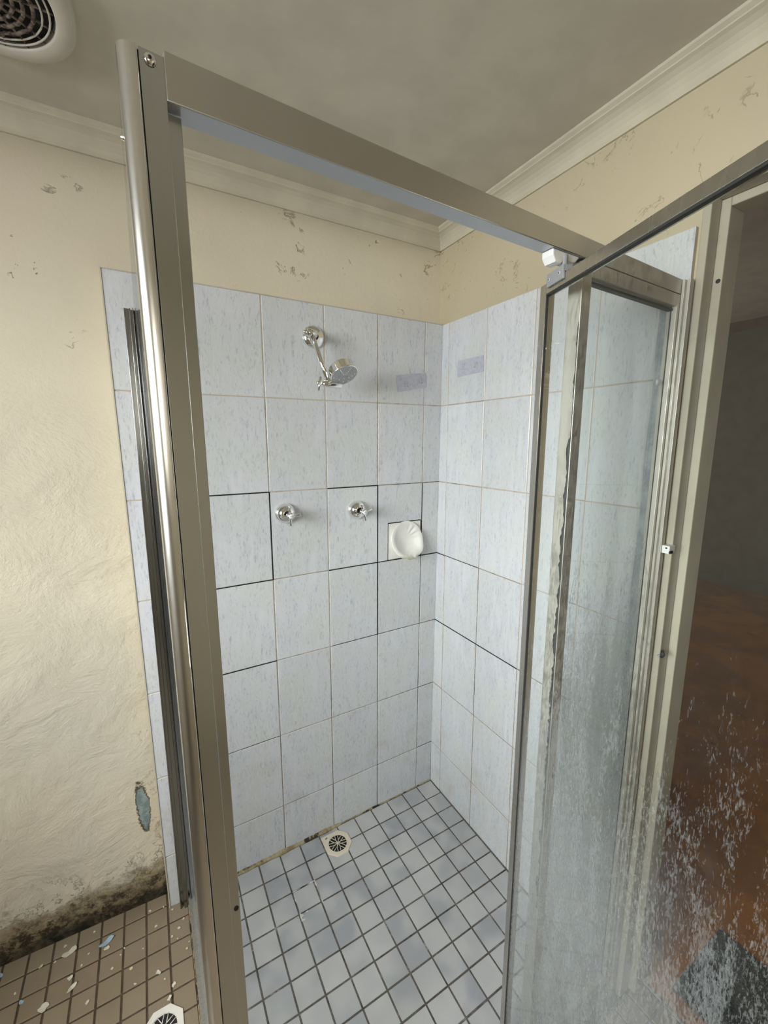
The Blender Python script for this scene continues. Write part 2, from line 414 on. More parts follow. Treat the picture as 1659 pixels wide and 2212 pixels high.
def tag(o, label=None, cat=None, group=None, kind=None):
    if label: o['label'] = label
    if cat: o['category'] = cat
    if group: o['group'] = group
    if kind: o['kind'] = kind
    return o
def empty(name, loc, label, cat, group=None):
    o = bpy.data.objects.new(name, None); COL.objects.link(o); o.location = loc; o.empty_display_size = .05
    return tag(o, label, cat, group)

# ================================================================== room shell
def wy(x, y, z):      # face of the painted back wall: bulges back towards the lower left
    return (x, y + (.046*min(1.6, max(0, -x)/1.08)*(1-z/2.28) if y < .1 else 0), z)
m = MB()
nx, nz = 24, 16
g = [[m.bm.verts.new(wy(XL-.1+(.012+.1-XL+.1)*i/nx, .008, ZC*j/nz)) for i in range(nx+1)] for j in range(nz+1)]
for j in range(nz):
    for i in range(nx): m.face([g[j][i], g[j][i+1], g[j+1][i+1], g[j+1][i]], 'worn_cream_paint', True)
bk = [m.bm.verts.new(p) for p in ((XL-.1, .2, 0), (.112, .2, 0), (.112, .2, ZC), (XL-.1, .2, ZC))]
m.face(bk[::-1], 'worn_cream_paint')
m.face([bk[0], bk[1]] + g[0][::-1], 'worn_cream_paint'); m.face([bk[2], bk[3]] + g[-1], 'worn_cream_paint')
m.face([bk[1], bk[2]] + [g[j][-1] for j in range(nz, -1, -1)], 'worn_cream_paint'); m.face([bk[3], bk[0]] + [g[j][0] for j in range(nz+1)], 'worn_cream_paint')
tag(m.build('wall_back'), 'cream painted back wall, flaking and mouldy at its foot', kind='structure')

JY0, JY1, JZ = -.888, -1.70, 2.026
m = MB()
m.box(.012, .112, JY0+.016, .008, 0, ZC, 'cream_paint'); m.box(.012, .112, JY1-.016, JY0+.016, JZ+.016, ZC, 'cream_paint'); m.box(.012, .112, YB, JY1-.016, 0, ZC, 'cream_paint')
tag(m.build('wall_right'), 'cream painted right wall with the open doorway', kind='structure')
m = MB()   # left wall with its window hole
WY0, WY1, WZ0, WZ1 = -1.75, -.65, 1.15, 2.10
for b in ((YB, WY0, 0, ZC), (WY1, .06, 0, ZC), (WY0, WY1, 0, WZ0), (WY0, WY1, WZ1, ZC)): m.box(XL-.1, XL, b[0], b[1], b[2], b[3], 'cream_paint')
tag(m.build('wall_left'), kind='structure')
HX0, HX1, HZ0, HZ1 = -1.9, -1.1, 1.45, 2.05
m = MB()
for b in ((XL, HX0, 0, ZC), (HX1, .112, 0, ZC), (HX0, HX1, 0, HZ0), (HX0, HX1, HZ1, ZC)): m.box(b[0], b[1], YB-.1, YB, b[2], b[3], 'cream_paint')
tag(m.build('wall_front'), kind='structure')
m = MB(); m.box(XL-.1, .112, YB-.1, .2, ZC, ZC+.06, 'ceiling_paint'); tag(m.build('ceiling'), 'dull cream painted bathroom ceiling', kind='structure')

def window(name, x0, x1, y0, y1, z0, z1, mat, ax):
    f = MB(); t = .035; dp = .05
    def bx(b, a0, a1, c0, c1, d0, d1, mt):
        if ax == 'x': b.box(x0+d0, x0+d1, a0, a1, c0, c1, mt)
        else: b.box(a0, a1, y0+d0, y0+d1, c0, c1, mt)
    A0, A1 = (y0, y1) if ax == 'x' else (x0, x1)
    mid = (A0+A1)/2
    for a0, a1, c0, c1 in ((A0, A0+t, z0, z1), (A1-t, A1, z0, z1), (A0+t, A1-t, z0, z0+t), (A0+t, A1-t, z1-t, z1), (mid-t/2, mid+t/2, z0+t, z1-t)):
        bx(f, a0, a1, c0, c1, 0, dp, 'window_frame_paint')
    fo = tag(f.build(name, bevel=.003), kind='structure')
    for a0, a1 in ((A0+t, mid-t/2), (mid+t/2, A1-t)):
        p = MB(); bx(p, a0, a1, z0+t, z1-t, .02, .026, mat); p.build('pane', fo)
window('window_1', XL-.06, 0, WY0, WY1, WZ0, WZ1, 'window_glass', 'x')
window('fill_window_front', HX0, HX1, YB-.06, 0, HZ0, HZ1, 'front_fill_pane', 'y')  # added window behind the camera, its panes glow as front fill

prof = [(-.01, 2.244), (.006, 2.244), (.006, 2.252), (.009, 2.261), (.015, 2.270), (.023, 2.278), (.033, 2.284), (.041, 2.287), (.042, 2.289), (.050, 2.294), (.050, ZC+.01), (-.01, ZC+.01)]
m = MB(); m.prism([(-d+.008, z) for d, z in prof], 'x', XL, .012, 'cornice_paint'); tag(m.build('trim_1'), 'cream cove cornice along the top of the back wall', kind='structure')
m = MB(); m.prism([(-d+.012, z) for d, z in prof], 'y', YB, .008, 'cornice_paint'); tag(m.build('trim_2'), 'cream cove cornice along the top of the right wall', kind='structure')
m = MB(); m.prism([(XL+d, z) for d, z in prof], 'y', YB, .008, 'cornice_paint'); tag(m.build('trim_3'), kind='structure')

# door jamb: lining, then the planted stop
m = MB()
for (x0, x1, d) in ((.010, .0485, 0.), (.0505, .112, .016)):
    m.box(x0, x1, JY0-d, JY0+.016, 0, JZ+.016, 'jamb_paint'); m.box(x0, x1, JY1-.016, JY1+d, 0, JZ+.016, 'jamb_paint')
    m.box(x0, x1, JY1+d, JY0-d, JZ-d, JZ+.016, 'jamb_paint')
jamb = tag(m.build('door_1', bevel=.0022), 'cream painted door jamb with planted stop seen through the door glass', kind='structure')
m = MB(); m.lathe([(0, .0005), (.0042, .0005), (.0045, 0), (.0045, -.001)], (.0502, -.897, 1.871), (-1, 0, 0), 'black_gap', 12); m.build('screw_hole', jamb)

# ------------------------------------------------------------------ floor
def tile_attr(o, vals, name='tone'):
    a = o.data.attributes.new(name, 'FLOAT', 'FACE')
    for i, v in enumerate(vals): a.data[i].value = v
def tiles(rects, mat, mk, gap, bev, tone, depth=.004):
    """rects=(u0,u1,v0,v1); mk(u,v,h)->3-D; every tile is a cushion-edged slab"""
    m = MB(); vals = []
    for (a, b, c, d) in rects:
        a += gap/2; b -= gap/2; c += gap/2; d -= gap/2
        if b-a < .004 or d-c < .004: continue
        t = tone()
        j = .0004*(random.random()-.5)
        lo = [mk(u, v, -depth) for u, v in ((a, c), (b, c), (b, d), (a, d))]
        md = [mk(u, v, -bev+j) for u, v in ((a, c), (b, c), (b, d), (a, d))]
        hi = [mk(u, v, j) for u, v in ((a+bev, c+bev), (b-bev, c+bev), (b-bev, d-bev), (a+bev, d-bev))]
        V = [m.bm.verts.new(p) for p in lo+md+hi]
        F = [(8, 9, 10, 11)] + [(4+i, 4+(i+1) % 4, 8+(i+1) % 4, 8+i) for i in range(4)] + [(i, (i+1) % 4, 4+(i+1) % 4, 4+i) for i in range(4)]
        for f in F: m.face([V[i] for i in f], mat); vals.append(t)
    return m, vals
def grid(u0, u1, du, v0, v1, dv, off):
    out = []
    us = sorted({u0, u1} | {round(off[0]+k*du, 5) for k in range(-60, 60) if u0 < off[0]+k*du < u1})
    vs = sorted({v0, v1} | {round(off[1]+k*dv, 5) for k in range(-60, 60) if v0 < off[1]+k*dv < v1})
    for a, b in zip(us, us[1:]):
        for c, d in zip(vs, vs[1:]): out.append((a, b, c, d))
    return out
flat = lambda u, v, h: (u, v, h)
m = MB()
m.box(XL-.1, .112, YB-.1, .2, -.08, -.0025, 'brown_floor_grout')
floor_o = tag(m.build('floor'), 'tiled bathroom floor, brown outside the shower', kind='structure')
m = MB(); m.box(-1.002, .004, -.862, .002, -.0025, -.0008, 'shower_floor_grout'); m.build('grout', floor_o)
m = MB()
for a, b, c, d in ((-.7055, -.6995, -.262, -.168), (-.704, -.622, -.1625, -.1565), (-.6275, -.6195, -.245, -.160), (-.704, -.676, -.245, -.237), (-.7075, -.690, -.262, -.243)):
    n = 14; prev = None
    for k in range(n+1):
        t_ = k/n; wv = .55+.55*mnoise.noise(Vector((a*90, c*70, t_*9))); wv = max(.25, wv)*math.sin(PI*min(1, max(.12, t_ if t_ < .5 else 1-t_)*3))**.5
        if b-a > d-c: x = a+(b-a)*t_; y = (c+d)/2; h = (d-c)/2*wv; pts = [(x, y-h, .0002), (x, y, .0011), (x, y+h, .0002)]
        else: y = c+(d-c)*t_; x = (a+b)/2; h = (b-a)/2*wv; pts = [(x-h, y, .0002), (x, y, .0011), (x+h, y, .0002)]
        ring = [m.bm.verts.new(p) for p in pts]
        if prev:
            for i in range(2): m.face([prev[i], prev[i+1], ring[i+1], ring[i]], 'white_grout', True)
        prev = ring
wg = m.build('grout_smear', floor_o); wg['label'] = 'white smear of fresh grout round one grey shower floor tile'
drain_in = (-.496, -.073); drain_out = (-1.109, -.323)
def notin(r, c, rad): return not (abs((r[0]+r[1])/2-c[0]) < rad and abs((r[2]+r[3])/2-c[1]) < rad)
R = [r for r in grid(-1.000, -.001, .0782, -.862, -.003, .078, (-.0015, -.003))]
m, v = tiles(R, 'grey_floor_tile', flat, .0042, .0012, random.random)
o = m.build('tile', floor_o, recalc=True); tile_attr(o, v); o['label'] = 'grey mosaic tiling of the shower floor'; o['kind'] = 'stuff'
R = grid(XL, -1.019, .0622, YB, .105, .0645, (-1.0205, -.052)) + grid(-1.019, .112, .0622, YB, -.885, .0645, (-1.0205, -.052))
R = [r for r in R if notin(r, drain_out, .0)]
m, v = tiles(R, 'brown_floor_tile', flat, .0052, .0012, random.random)
o = m.build('tile', floor_o); tile_attr(o, v); o['label'] = 'small brown square tiling outside the shower'; o['kind'] = 'stuff'

# ------------------------------------------------------------------ tiled walls
zs = [ZT-TH*i for i in range(7)] + [0]
XB = [0, -.0801, -.2801, -.4801, -.6801, -.8801, -1.0755]
YR = [0, -.068, -.268, -.468, -.668, -.868]
# mould on each grout run. rows: horizontal joint 1..6 ; entries per column from the corner outwards
HB = {1: [.25, .2, .1, .0, .0, 0], 2: [.55, .5, .95, .25, .95, 0], 3: [1, 1.05, .85, .35, 1.1, .1], 4: [.6, .65, .7, .3, 1.05, .1], 5: [.8, .5, .35, .3, .6, .1], 6: [.8, .45, .4, .4, .45, .3]}
VB = {1: [.15, .2, .85, .6, .6, .6, .3], 2: [.3, .3, .9, .9, .7, .6, .7], 3: [.05, .15, .1, .2, .4, .5, .55], 4: [.15, .25, 1.1, .3, .45, .5, .5], 5: [.1]*7}
HR = {1: [.2, .3, .15, .1, .1], 2: [.35, .35, .2, .1, .1], 3: [.9, .8, .4, .2, .2], 4: [1., 1.05, .9, .5, .2], 5: [.5, .45, .4, .3, .3], 6: [.35]*5}
VR = {1: [.1, .1, .2, .25, .35, .35, .3], 2: [.05, .1, .35, .5, .55, .45, .4], 3: [.1, .1, .1, .2, .3, .3, .3], 4: [.0, .1, .1, .1, .2, .2, .2]}
def tiled_wall(name, U, H, V, mk, skip=None):
    """mk(u,z,h): u along the wall (negative away from the corner), h>0 towards the room"""
    m = MB(); vals = []; mould = []
    def q(u0, u1, z0, z1, val, h=-.0013):
        n = max(1, int(max(u1-u0, z1-z0)/.05))
        for k in range(n):
            if u1-u0 > z1-z0: a = (u0+(u1-u0)*k/n, u0+(u1-u0)*(k+1)/n, z0, z1)
            else: a = (u0, u1, z0+(z1-z0)*k/n, z0+(z1-z0)*(k+1)/n)
            vs = [m.bm.verts.new(mk(*p, h)) for p in ((a[0], a[2]), (a[1], a[2]), (a[1], a[3]), (a[0], a[3]))]
            m.face(vs, 'wall_grout'); mould.append(val); vals.append(0)
    g = .0019
    for i in range(1, 7):
        for c in range(len(U)-1): q(U[c+1], U[c], zs[i]-g, zs[i]+g, H[i][c], .0001 if H[i][c] > .84 else -.0013)
    for c in range(1, len(U)-1):
        for i in range(7): q(U[c]-g, U[c]+g, zs[i+1], zs[i], V[c][i], .0001 if V[c][i] > .84 else -.0012)
    # body of the tiled slab
    T = -.012
    u0, u1 = U[-1], U[0]
    def f4(P):
        vs = [m.bm.verts.new(mk(*p)) for p in P]; m.face(vs, 'wall_grout'); vals.append(0); mould.append(.0)
    f4([(u0, 0, -.003), (u1, 0, -.003), (u1, ZT, -.003), (u0, ZT, -.003)])
    f4([(u0, 0, -.003), (u0, ZT, -.003), (u0, ZT, T), (u0, 0, T)])
    f4([(u0, ZT, -.003), (u1, ZT, -.003), (u1, ZT, T), (u0, ZT, T)])
    rects = []
    for c in range(len(U)-1):
        for i in range(7):
            if skip and skip(c, i, rects): continue
            rects.append((U[c+1], U[c], zs[i+1], zs[i]))
    b = .0018
    for rc in rects:
        t = random.random(); gg = .0015
        if rc == 'L':       # tile notched round the soap dish
            a, b1, c, d = XB[2]+gg, XB[1]-gg, zs[3]+gg, zs[2]-gg; e, f_ = SX0-.001, SZ1+.001
            pts = [(a, c), (e, c), (e, f_), (b1, f_), (b1, d), (a, d)]
            lo_ = [m.bm.verts.new(mk(*p, -.0035)) for p in pts]; hi_ = [m.bm.verts.new(mk(*p, 0)) for p in pts]
            m.face(hi_, 'wall_tile'); vals.append(t); mould.append(0)
            for k in range(6): m.face([lo_[k], lo_[(k+1) % 6], hi_[(k+1) % 6], hi_[k]], 'wall_tile'); vals.append(t); mould.append(0)
            continue
        (a, bb, c, d) = rc
        a += gg if a != u0 else 0; bb -= gg if bb != 0 else 0; c += gg if c > 0 else 0; d -= gg if d < ZT else 0
        j = .0006*(random.random()-.5)
        P = [mk(u, v, -.0035) for u, v in ((a, c), (bb, c), (bb, d), (a, d))] + [mk(u, v, -.001+j) for u, v in ((a, c), (bb, c), (bb, d), (a, d))] + \
            [mk(u, v, j) for u, v in ((a+b, c+b), (bb-b, c+b), (bb-b, d-b), (a+b, d-b))]
        Vv = [m.bm.verts.new(p) for p in P]
        for f in [(8, 9, 10, 11)] + [(4+k, 4+(k+1) % 4, 8+(k+1) % 4, 8+k) for k in range(4)] + [(k, (k+1) % 4, 4+(k+1) % 4, 4+k) for k in range(4)]:
            m.face([Vv[k] for k in f], 'wall_tile'); vals.append(t); mould.append(0)
    o = m.build(name, recalc=True)
    tile_attr(o, vals); tile_attr(o, mould, 'mould')
    return o
def backmk(u, z, h):
    y = -LEAN*z - h if h > -.0036 else .05
    return (u, y, z)
SX0, SX1, SZ0, SZ1 = -.2345, -.0865, 1.0905, 1.2345      # soap dish plate
def skip_dish(c, i, rects):
    if c == 1 and i == 2:
        rects.append('L'); return True
    return False
o = tiled_wall('wall_back_tiling', XB, HB, VB, backmk, skip_dish)
tag(o, 'pale blue marbled tiles with mouldy grout on the back shower wall', kind='structure')
o = tiled_wall('wall_right_tiling', YR, HR, VR, lambda u, z, h: (-h if h > -.0036 else .016, u, z))
tag(o, 'pale blue marbled tiles on the right shower wall, beside the doorway', kind='structure')
# white edge bead up the free edge and along the top
m = MB()
m.box(XB[-1]-.0028, XB[-1]+.0004, -.002, .03, 0, ZT+.002, 'cornice_paint', lambda x, y, z: (x, y-(LEAN*z if y < 0 else 0), z))
m.box(XB[-1], .0, -.0015, .03, ZT, ZT+.0026, 'cornice_paint', lambda x, y, z: (x, y-(LEAN*z if y < 0 else 0), z))
tag(m.build('trim_4'), 'thin white plaster edge round the back wall tiles', kind='structure')
m = MB()   # mouldy sealant where wall tiles meet the shower floor
n = 60; prev = None
for k in range(n+1):
    x = -1.0+1.0*k/n; ww = .006+.006*mnoise.noise(Vector((x*18, 0, 3)))+(.004 if x < -.45 else -.002); ww = max(.0025, ww)
    ring = [m.bm.verts.new(p) for p in ((x, -.0005, ww*1.1), (x, -ww*.6, ww*.5), (x, -ww, .0004), (x, .002, -.002))]
    if prev:
        for i in range(3): m.face([prev[i], prev[i+1], ring[i+1], ring[i]], 'sealant', True)
    prev = ring
tag(m.build('trim_5'), 'stained sealant bead along the foot of the back shower wall', kind='structure')
m = MB(); m.prism([(-.0035, -.002), (-.0035, .0012), (.002, .004), (.002, -.002)], 'y', -.86, 0, 'shower_floor_grout')
tag(m.build('trim_6'), 'grey grout joint along the foot of the right shower wall', kind='structure')

# ------------------------------------------------------------------ hall beyond the doorway
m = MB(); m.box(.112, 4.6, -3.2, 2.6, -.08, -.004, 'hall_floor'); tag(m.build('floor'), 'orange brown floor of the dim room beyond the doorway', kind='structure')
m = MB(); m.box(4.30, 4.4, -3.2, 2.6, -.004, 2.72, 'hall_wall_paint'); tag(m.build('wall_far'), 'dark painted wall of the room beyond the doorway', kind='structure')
m = MB(); m.box(.112, 4.6, -3.2, 2.6, 2.72, 2.78, 'hall_ceiling_paint'); tag(m.build('ceiling'), 'shaded cream ceiling of the room beyond the doorway', kind='structure')
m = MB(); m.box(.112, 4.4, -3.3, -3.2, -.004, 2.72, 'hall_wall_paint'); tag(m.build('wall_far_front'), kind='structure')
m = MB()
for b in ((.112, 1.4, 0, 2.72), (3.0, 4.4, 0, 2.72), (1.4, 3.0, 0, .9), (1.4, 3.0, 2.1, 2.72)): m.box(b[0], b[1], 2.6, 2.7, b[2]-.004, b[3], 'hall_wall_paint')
tag(m.build('wall_far_back'), kind='structure')
window('fill_window_hall', 1.4, 3.0, 2.6, 0, .9, 2.1, 'hall_fill_pane', 'y')  # added window out of view, its glowing panes light the hall
m = MB(); m.box(4.285, 4.30, -3.2, 2.6, 2.62, 2.72, 'hall_rail_wood'); tag(m.build('trim_7'), 'dark brown rail under the ceiling beyond the doorway', kind='structure')
m = MB(); m.box(4.285, 4.30, -3.2, 2.6, -.004, .10, 'hall_wall_paint'); tag(m.build('baseboard_far'), kind='structure')
m = MB(); m.box(.112, .122, -3.2, JY1-.016, 0, 2.72, 'hall_ceiling_paint'); m.box(.112, .122, JY0+.016, 2.6, 0, 2.72, 'hall_ceiling_paint'); m.box(.112, .122, JY1-.016, JY0+.016, JZ+.016, 2.72, 'hall_ceiling_paint')
tag(m.build('wall_near'), kind='structure')
m = MB(); m.box(.16, .448, -1.62, -.949, -.004, .006, 'mat')
tag(m.build('door_mat', bevel=.002), 'dark grey fibre mat on the orange brown floor just beyond the doorway', 'mat')

# ================================================================== shower enclosure
E = empty('shower_enclosure', (-.5, -.86, 0), 'aluminium framed glass shower enclosure with its pivot door swung open', 'shower enclosure')
# header: measured corners (slightly out of level)
def hz(x, top): return (1.910-.0355*(x+.971)/.971) if top else (1.868-.022*(x+.971)/.971)
m = MB()
hp = [(-.860, 1), (-.860, 0), (-.832, 0), (-.832, 1)]
for x0, x1 in ((-.971, -.004),):
    A = [m.bm.verts.new((x0, y, hz(x0, t))) for y, t in hp]; B = [m.bm.verts.new((x1, y, hz(x1, t))) for y, t in hp]
    for i in range(4): m.face([A[i], A[(i+1) % 4], B[(i+1) % 4], B[i]], 'shaded_header_aluminium' if i == 1 else 'header_aluminium')
    m.face(A[::-1], 'header_aluminium'); m.face(B, 'header_aluminium')
m.build('header_rail', E, bevel=.0012)
# corner post: rounded corner cover + strike jamb, with the stop lip
m = MB()
r = .012
arc = [(-1.010+r-r*math.sin(a), -.866+r-r*math.cos(a)) for a in [PI/2*k/8 for k in range(9)]]
m.prism([(-.9945, -.866)] + arc + [(-1.010, -.832), (-.9945, -.832)], 'z', 0, 1.902, 'bright_aluminium', smooth=False)
cp = m.build('corner_post', E); cp['label'] = 'bright rounded corner cover'
for p in cp.data.polygons: p.use_smooth = abs(p.normal.z) < .5
mod = cp.modifiers.new('b', 'EDGE_SPLIT'); mod.split_angle = math.radians(35)
m = MB()
m.prism([(-.9920, -.862), (-.971, -.860), (-.971, -.846), (-.9575, -.845), (-.9575, -.8415), (-.971, -.8405), (-.971, -.832), (-.9920, -.832)], 'z', 0, 1.904, 'post_aluminium',
        fn=lambda x, y, z: (x, y, z if not (x > -.9712 and y > -.8465 and y < -.84 and z > 1) else 1.866))
sj = m.build('strike_jamb', E, bevel=.0006)
m = MB(); m.box(-.9946, -.9918, -.8605, -.840, 0, 1.9015, 'black_gap'); m.build('groove', sj)
m = MB(); m.tube([(-.9942, -.8650, .0), (-.9942, -.8650, 1.9025)], .0011, 'chrome', 8); m.build('bead', sj)
m = MB(); m.lathe([(0, .0032), (.0018, .0030), (.0042, .0022), (.0055, 0)], (-.983, -.8618, 1.896), (0, -1, 0), 'chrome', 20)
m.lathe([(0, .0036), (.0016, .0035), (.0016, .0028)], (-.983, -.8618, 1.896), (0, -1, 0), 'black_gap', 10); m.build('screw', sj)
m = MB(); m.lathe([(0, .003), (.002, .0028), (.003, 0)], (-1.0098, -.850, 1.83), (-1, 0, 0), 'chrome', 12); m.build('screw', cp)
m = MB(); m.lathe([(0, .002), (.0028, .0018), (.0035, 0)], (-.9625, -.845, .905), (0, -1, 0), 'dark_rubber', 14); m.build('bumper', sj)
# return panel
m = MB(); m.box(-1.0105, -1.0055, -.834, -.018, .03, 1.885, 'return_glass'); rp = m.build('return_glass', E)
m = MB(); m.box(-1.0125, -1.0105, -.032, -.018, .03, 1.884, 'dark_rubber'); m.box(-1.0055, -1.0035, -.032, -.018, .03, 1.884, 'dark_rubber'); m.build('glazing_seal', rp)
m = MB()
lx = lambda x, y, z: (x-.012*(1-z/1.885) if x < -1.02 else x, y-(LEAN*z if y > -.012 else LEAN*z*.6), z)
for x0, x1, y0 in ((-1.034, -1.0305, -.024), (-1.0305, -1.022, -.010), (-1.022, -1.0192, -.028), (-1.0192, -1.0145, -.014), (-1.0145, -1.0125, -.035), (-1.0035, -1.0018, -.035), (-1.0018, -1.0010, -.014), (-1.0010, -.998, -.028), (-.998, -.990, -.010), (-.990, -.9865, -.024)):
    m.box(x0, x1, y0, .0, 0, 1.885, 'dark_aluminium', lx)
wc = m.build('wall_channel', E, bevel=.0004); wc['label'] = 'fluted aluminium wall channel at the back wall'
m = MB(); m.box(-1.0195, -1.0005, -.834, -.015, 0, .032, 'base_aluminium'); m.box(-1.0225, -1.0195, -.834, -.005, 0, .006, 'sealant')
m.build('base_rail', E, bevel=.002)
m = MB(); m.box(-.971, -.004, -.874, -.845, 0, .022, 'base_aluminium'); m.box(-.971, -.004, -.852, -.845, .022, .034, 'base_aluminium'); m.build('base_rail', E, bevel=.002)
# fixed panel
m = MB()
fz = lambda x: hz(x, 0)-.001
def rail(m, x0, x1, y0, y1, dz0, dz1, mat):
    P = [(x0, y0, fz(x0)-dz1), (x1, y0, fz(x1)-dz1), (x0, y1, fz(x0)-dz1), (x1, y1, fz(x1)-dz1), (x0, y0, fz(x0)-dz0), (x1, y0, fz(x1)-dz0), (x0, y1, fz(x0)-dz0), (x1, y1, fz(x1)-dz0)]
    m.quads(P, [(0, 2, 3, 1), (4, 5, 7, 6), (0, 1, 5, 4), (2, 6, 7, 3), (0, 4, 6, 2), (1, 3, 7, 5)], mat)
rail(m, -.310, -.024, -.860, -.836, .0005, .024, 'grimy_aluminium')
m.box(-.335, -.310, -.860, -.832, .034, 1.851, 'grimy_aluminium'); m.box(-.024, -.011, -.860, -.8487, .034, 1.845, 'grimy_aluminium'); m.box(-.019, -.011, -.8487, -.838, .034, 1.845, 'grimy_aluminium')
m.box(-.310, -.024, -.860, -.836, .034, .060, 'grimy_aluminium')
fp = m.build('fixed_panel', E, bevel=.0008)
m = MB(); m.box(-.312, -.0195, -.8485, -.8435, .055, 1.835, 'fixed_glass'); m.build('glass_pane', fp)
m = MB(); m.box(-.310, -.0245, -.8530, -.8425, 1.8225-.0020, 1.8245, 'dark_rubber', lambda x, y, z: (x, y, z-.022*(x+.31)/.971)); m.box(-.0252, -.0238, -.8502, -.8484, .06, 1.822, 'dark_rubber'); m.build('gasket', fp)
m = MB()
for k in range(320):
    z0, z1 = .5+1.25*k/320, .5+1.25*(k+1)/320
    f0 = lambda z: max(.0002, .0042+.0075*mnoise.noise(Vector((3, 1, z*24)))+.0035*mnoise.noise(Vector((3, 5, z*110)))+(.001 if z < 1.55 else -.004))
    m.quads([(-.3352, -.8585, z0), (-.3352, -.8585+f0(z0), z0), (-.3352, -.8585+f0(z1), z1), (-.3352, -.8585, z1), (-.3366, -.8585+f0(z0)*.5, z0), (-.3366, -.8585+f0(z1)*.5, z1)], [(0, 4, 5, 3), (4, 1, 2, 5)], 'dark_rubber')
m.build('perished_seal', fp)
m = MB(); m.lathe([(0, .004), (.006, .0037), (.0075, .002), (.0078, 0)], (-.045, -.8485, 1.668), (0, -1, 0), 'grey_plastic', 20); m.build('bumper', fp)
m = MB()
for y0, y1, x0 in ((-.876, -.872, -.014), (-.872, -.866, -.007), (-.866, -.861, -.015), (-.861, -.838, -.010)):
    m.box(x0, .0, y0, y1, 0, 1.873, 'grimy_aluminium')
wc = m.build('wall_channel', E, bevel=.0005)
sb = MB()  # added strip, coloured as the dark band of shade on the tiles
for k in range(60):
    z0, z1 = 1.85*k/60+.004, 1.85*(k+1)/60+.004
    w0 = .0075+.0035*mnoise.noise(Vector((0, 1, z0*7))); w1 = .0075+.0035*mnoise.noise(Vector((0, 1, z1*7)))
    sb.quads([(-.0006, -.821-w0, z0), (-.0006, -.821+w0, z0), (-.0006, -.821+w1, z1), (-.0006, -.821-w1, z1), (-.0018, -.821, z0), (-.0018, -.821, z1)], [(0, 4, 5, 3), (4, 1, 2, 5)], 'shade_band')
sb.build('shade_strip', wc); wc['label'] = 'grimy wall channel at the right wall'
# pivot block under the header
m = MB()
PX, PY, PZ = -.392, -.846, 1.853
m.prism([(-.411, PZ+.002), (-.410, PZ-.008), (-.403, PZ-.017), (-.388, PZ-.018), (-.383, PZ-.011), (-.360, PZ-.011), (-.352, PZ-.009), (-.345, PZ-.002), (-.344, PZ+.001)], 'y', -.857, -.834, 'white_plastic')
m.build('pivot_block', E, bevel=.0025)
# ---- door leaf
D = Vector((-.323, -.946, 0)).normalized(); DN = Vector((-.946, .323, 0)).normalized(); UPV = Vector((0, 0, 1))
E0 = Vector((-.366, -.797, 0)); DL = .60; DT = .018
m = MB()
def leaf(m, s0, s1, z0, z1, mat, n0=0., n1=DT): m.obox(E0+D*s0-DN*n1+UPV*z0, D, DN, UPV, s1-s0, n1-n0, z1-z0, mat)
leaf(m, 0, .0185, .03, 1.82, 'aluminium'); leaf(m, DL-.025, DL, .03, 1.82, 'aluminium')
leaf(m, .0185, DL-.025, 1.802, 1.82, 'aluminium'); leaf(m, .0185, DL-.025, .03, .06, 'grimy_aluminium')
dr = m.build('door', E, bevel=.0008); dr['label'] = 'glass pivot door swung open towards the room'
m = MB(); leaf(m, .0175, DL-.024, .055, 1.806, 'door_glass', .0028, .0068); m.build('glass_pane', dr)
m = MB(); leaf(m, .0185, .0200, .06, 1.802, 'dark_rubber', .0012, .0055); leaf(m, .0185, DL-.025, 1.7990, 1.802, 'dark_rubber', .0012, .009); m.build('gasket', dr)
m = MB()
leaf(m, .025, .073, 1.8095, 1.8315, 'hinge_grey', -.0040, .0); leaf(m, .040, .073, 1.8215, 1.8315, 'hinge_grey', 0, .014)
m.lathe([(.0055, 0), (.0055, .02)], E0+D*.060-DN*.006+UPV*1.83, (0, 0, 1), 'hinge_grey', 14)
m.build('pivot_bracket', dr, bevel=.001)
for s in (.034, .064):
    m = MB(); c = E0+D*s+DN*.0045+UPV*1.8205; m.lathe([(0, .0012), (.0028, .001), (.0032, 0)], c, DN, 'grey_plastic', 14); m.lathe([(0, .0016), (.0011, .0015), (.0011, .0008)], c, DN, 'black_gap', 8); m.build('screw', dr)

# ================================================================== shower fittings
def wall_y(z): return -LEAN*z
# --- shower head on its arm
t = empty('wall_shower', (-.518, wall_y(1.875), 1.875), 'chrome round shower head on a jointed arm, high on the back tiled wall', 'shower head')
yw = wall_y(1.875)
m = MB(); m.lathe([(.036, 0), (.036, .003), (.033, .008), (.026, .013), (.016, .016), (.012, .017)], (-.518, yw, 1.874), (0, -1, 0), 'chrome', 40); m.build('wall_flange', t)
T0 = Vector((-.547, -.092, 1.870)); B0 = Vector((-.517, -.150, 1.716))
m = MB(); m.tube([(-.518, yw-.014, 1.874), (-.525, -.055, 1.874), (-.541, -.084, 1.871)], .0095, 'chrome', 18)
m.tube([T0+Vector((-.018, -.004, 0)), T0+Vector((.016, .003, 0))], .0115, 'chrome', 18)
m.tube([T0, T0.lerp(B0, .5), B0], .0078, 'chrome', 18); m.build('arm', t)
m = MB(); m.tube([B0+Vector((-.020, 0, 0)), B0+Vector((.040, .002, -.002))], .0098, 'chrome', 20); m.tube([B0+Vector((-.026, 0, 0)), B0+Vector((-.020, 0, 0))], .0062, 'chrome', 14)
m.build('swivel_joint', t, bevel=.0008)
m = MB(); c = B0+Vector((-.029, 0, 0)); m.sphere(c+Vector((-.005, 0, 0)), .0055, 'chrome'); m.tube([c+Vector((.002, 0, .019)), c+Vector((0, 0, .004)), c+Vector((-.001, 0, -.004)), c+Vector((-.004, 0, -.022))], [.0042, .005, .005, .0042], 'chrome', 10); m.build('wing_nut', t)
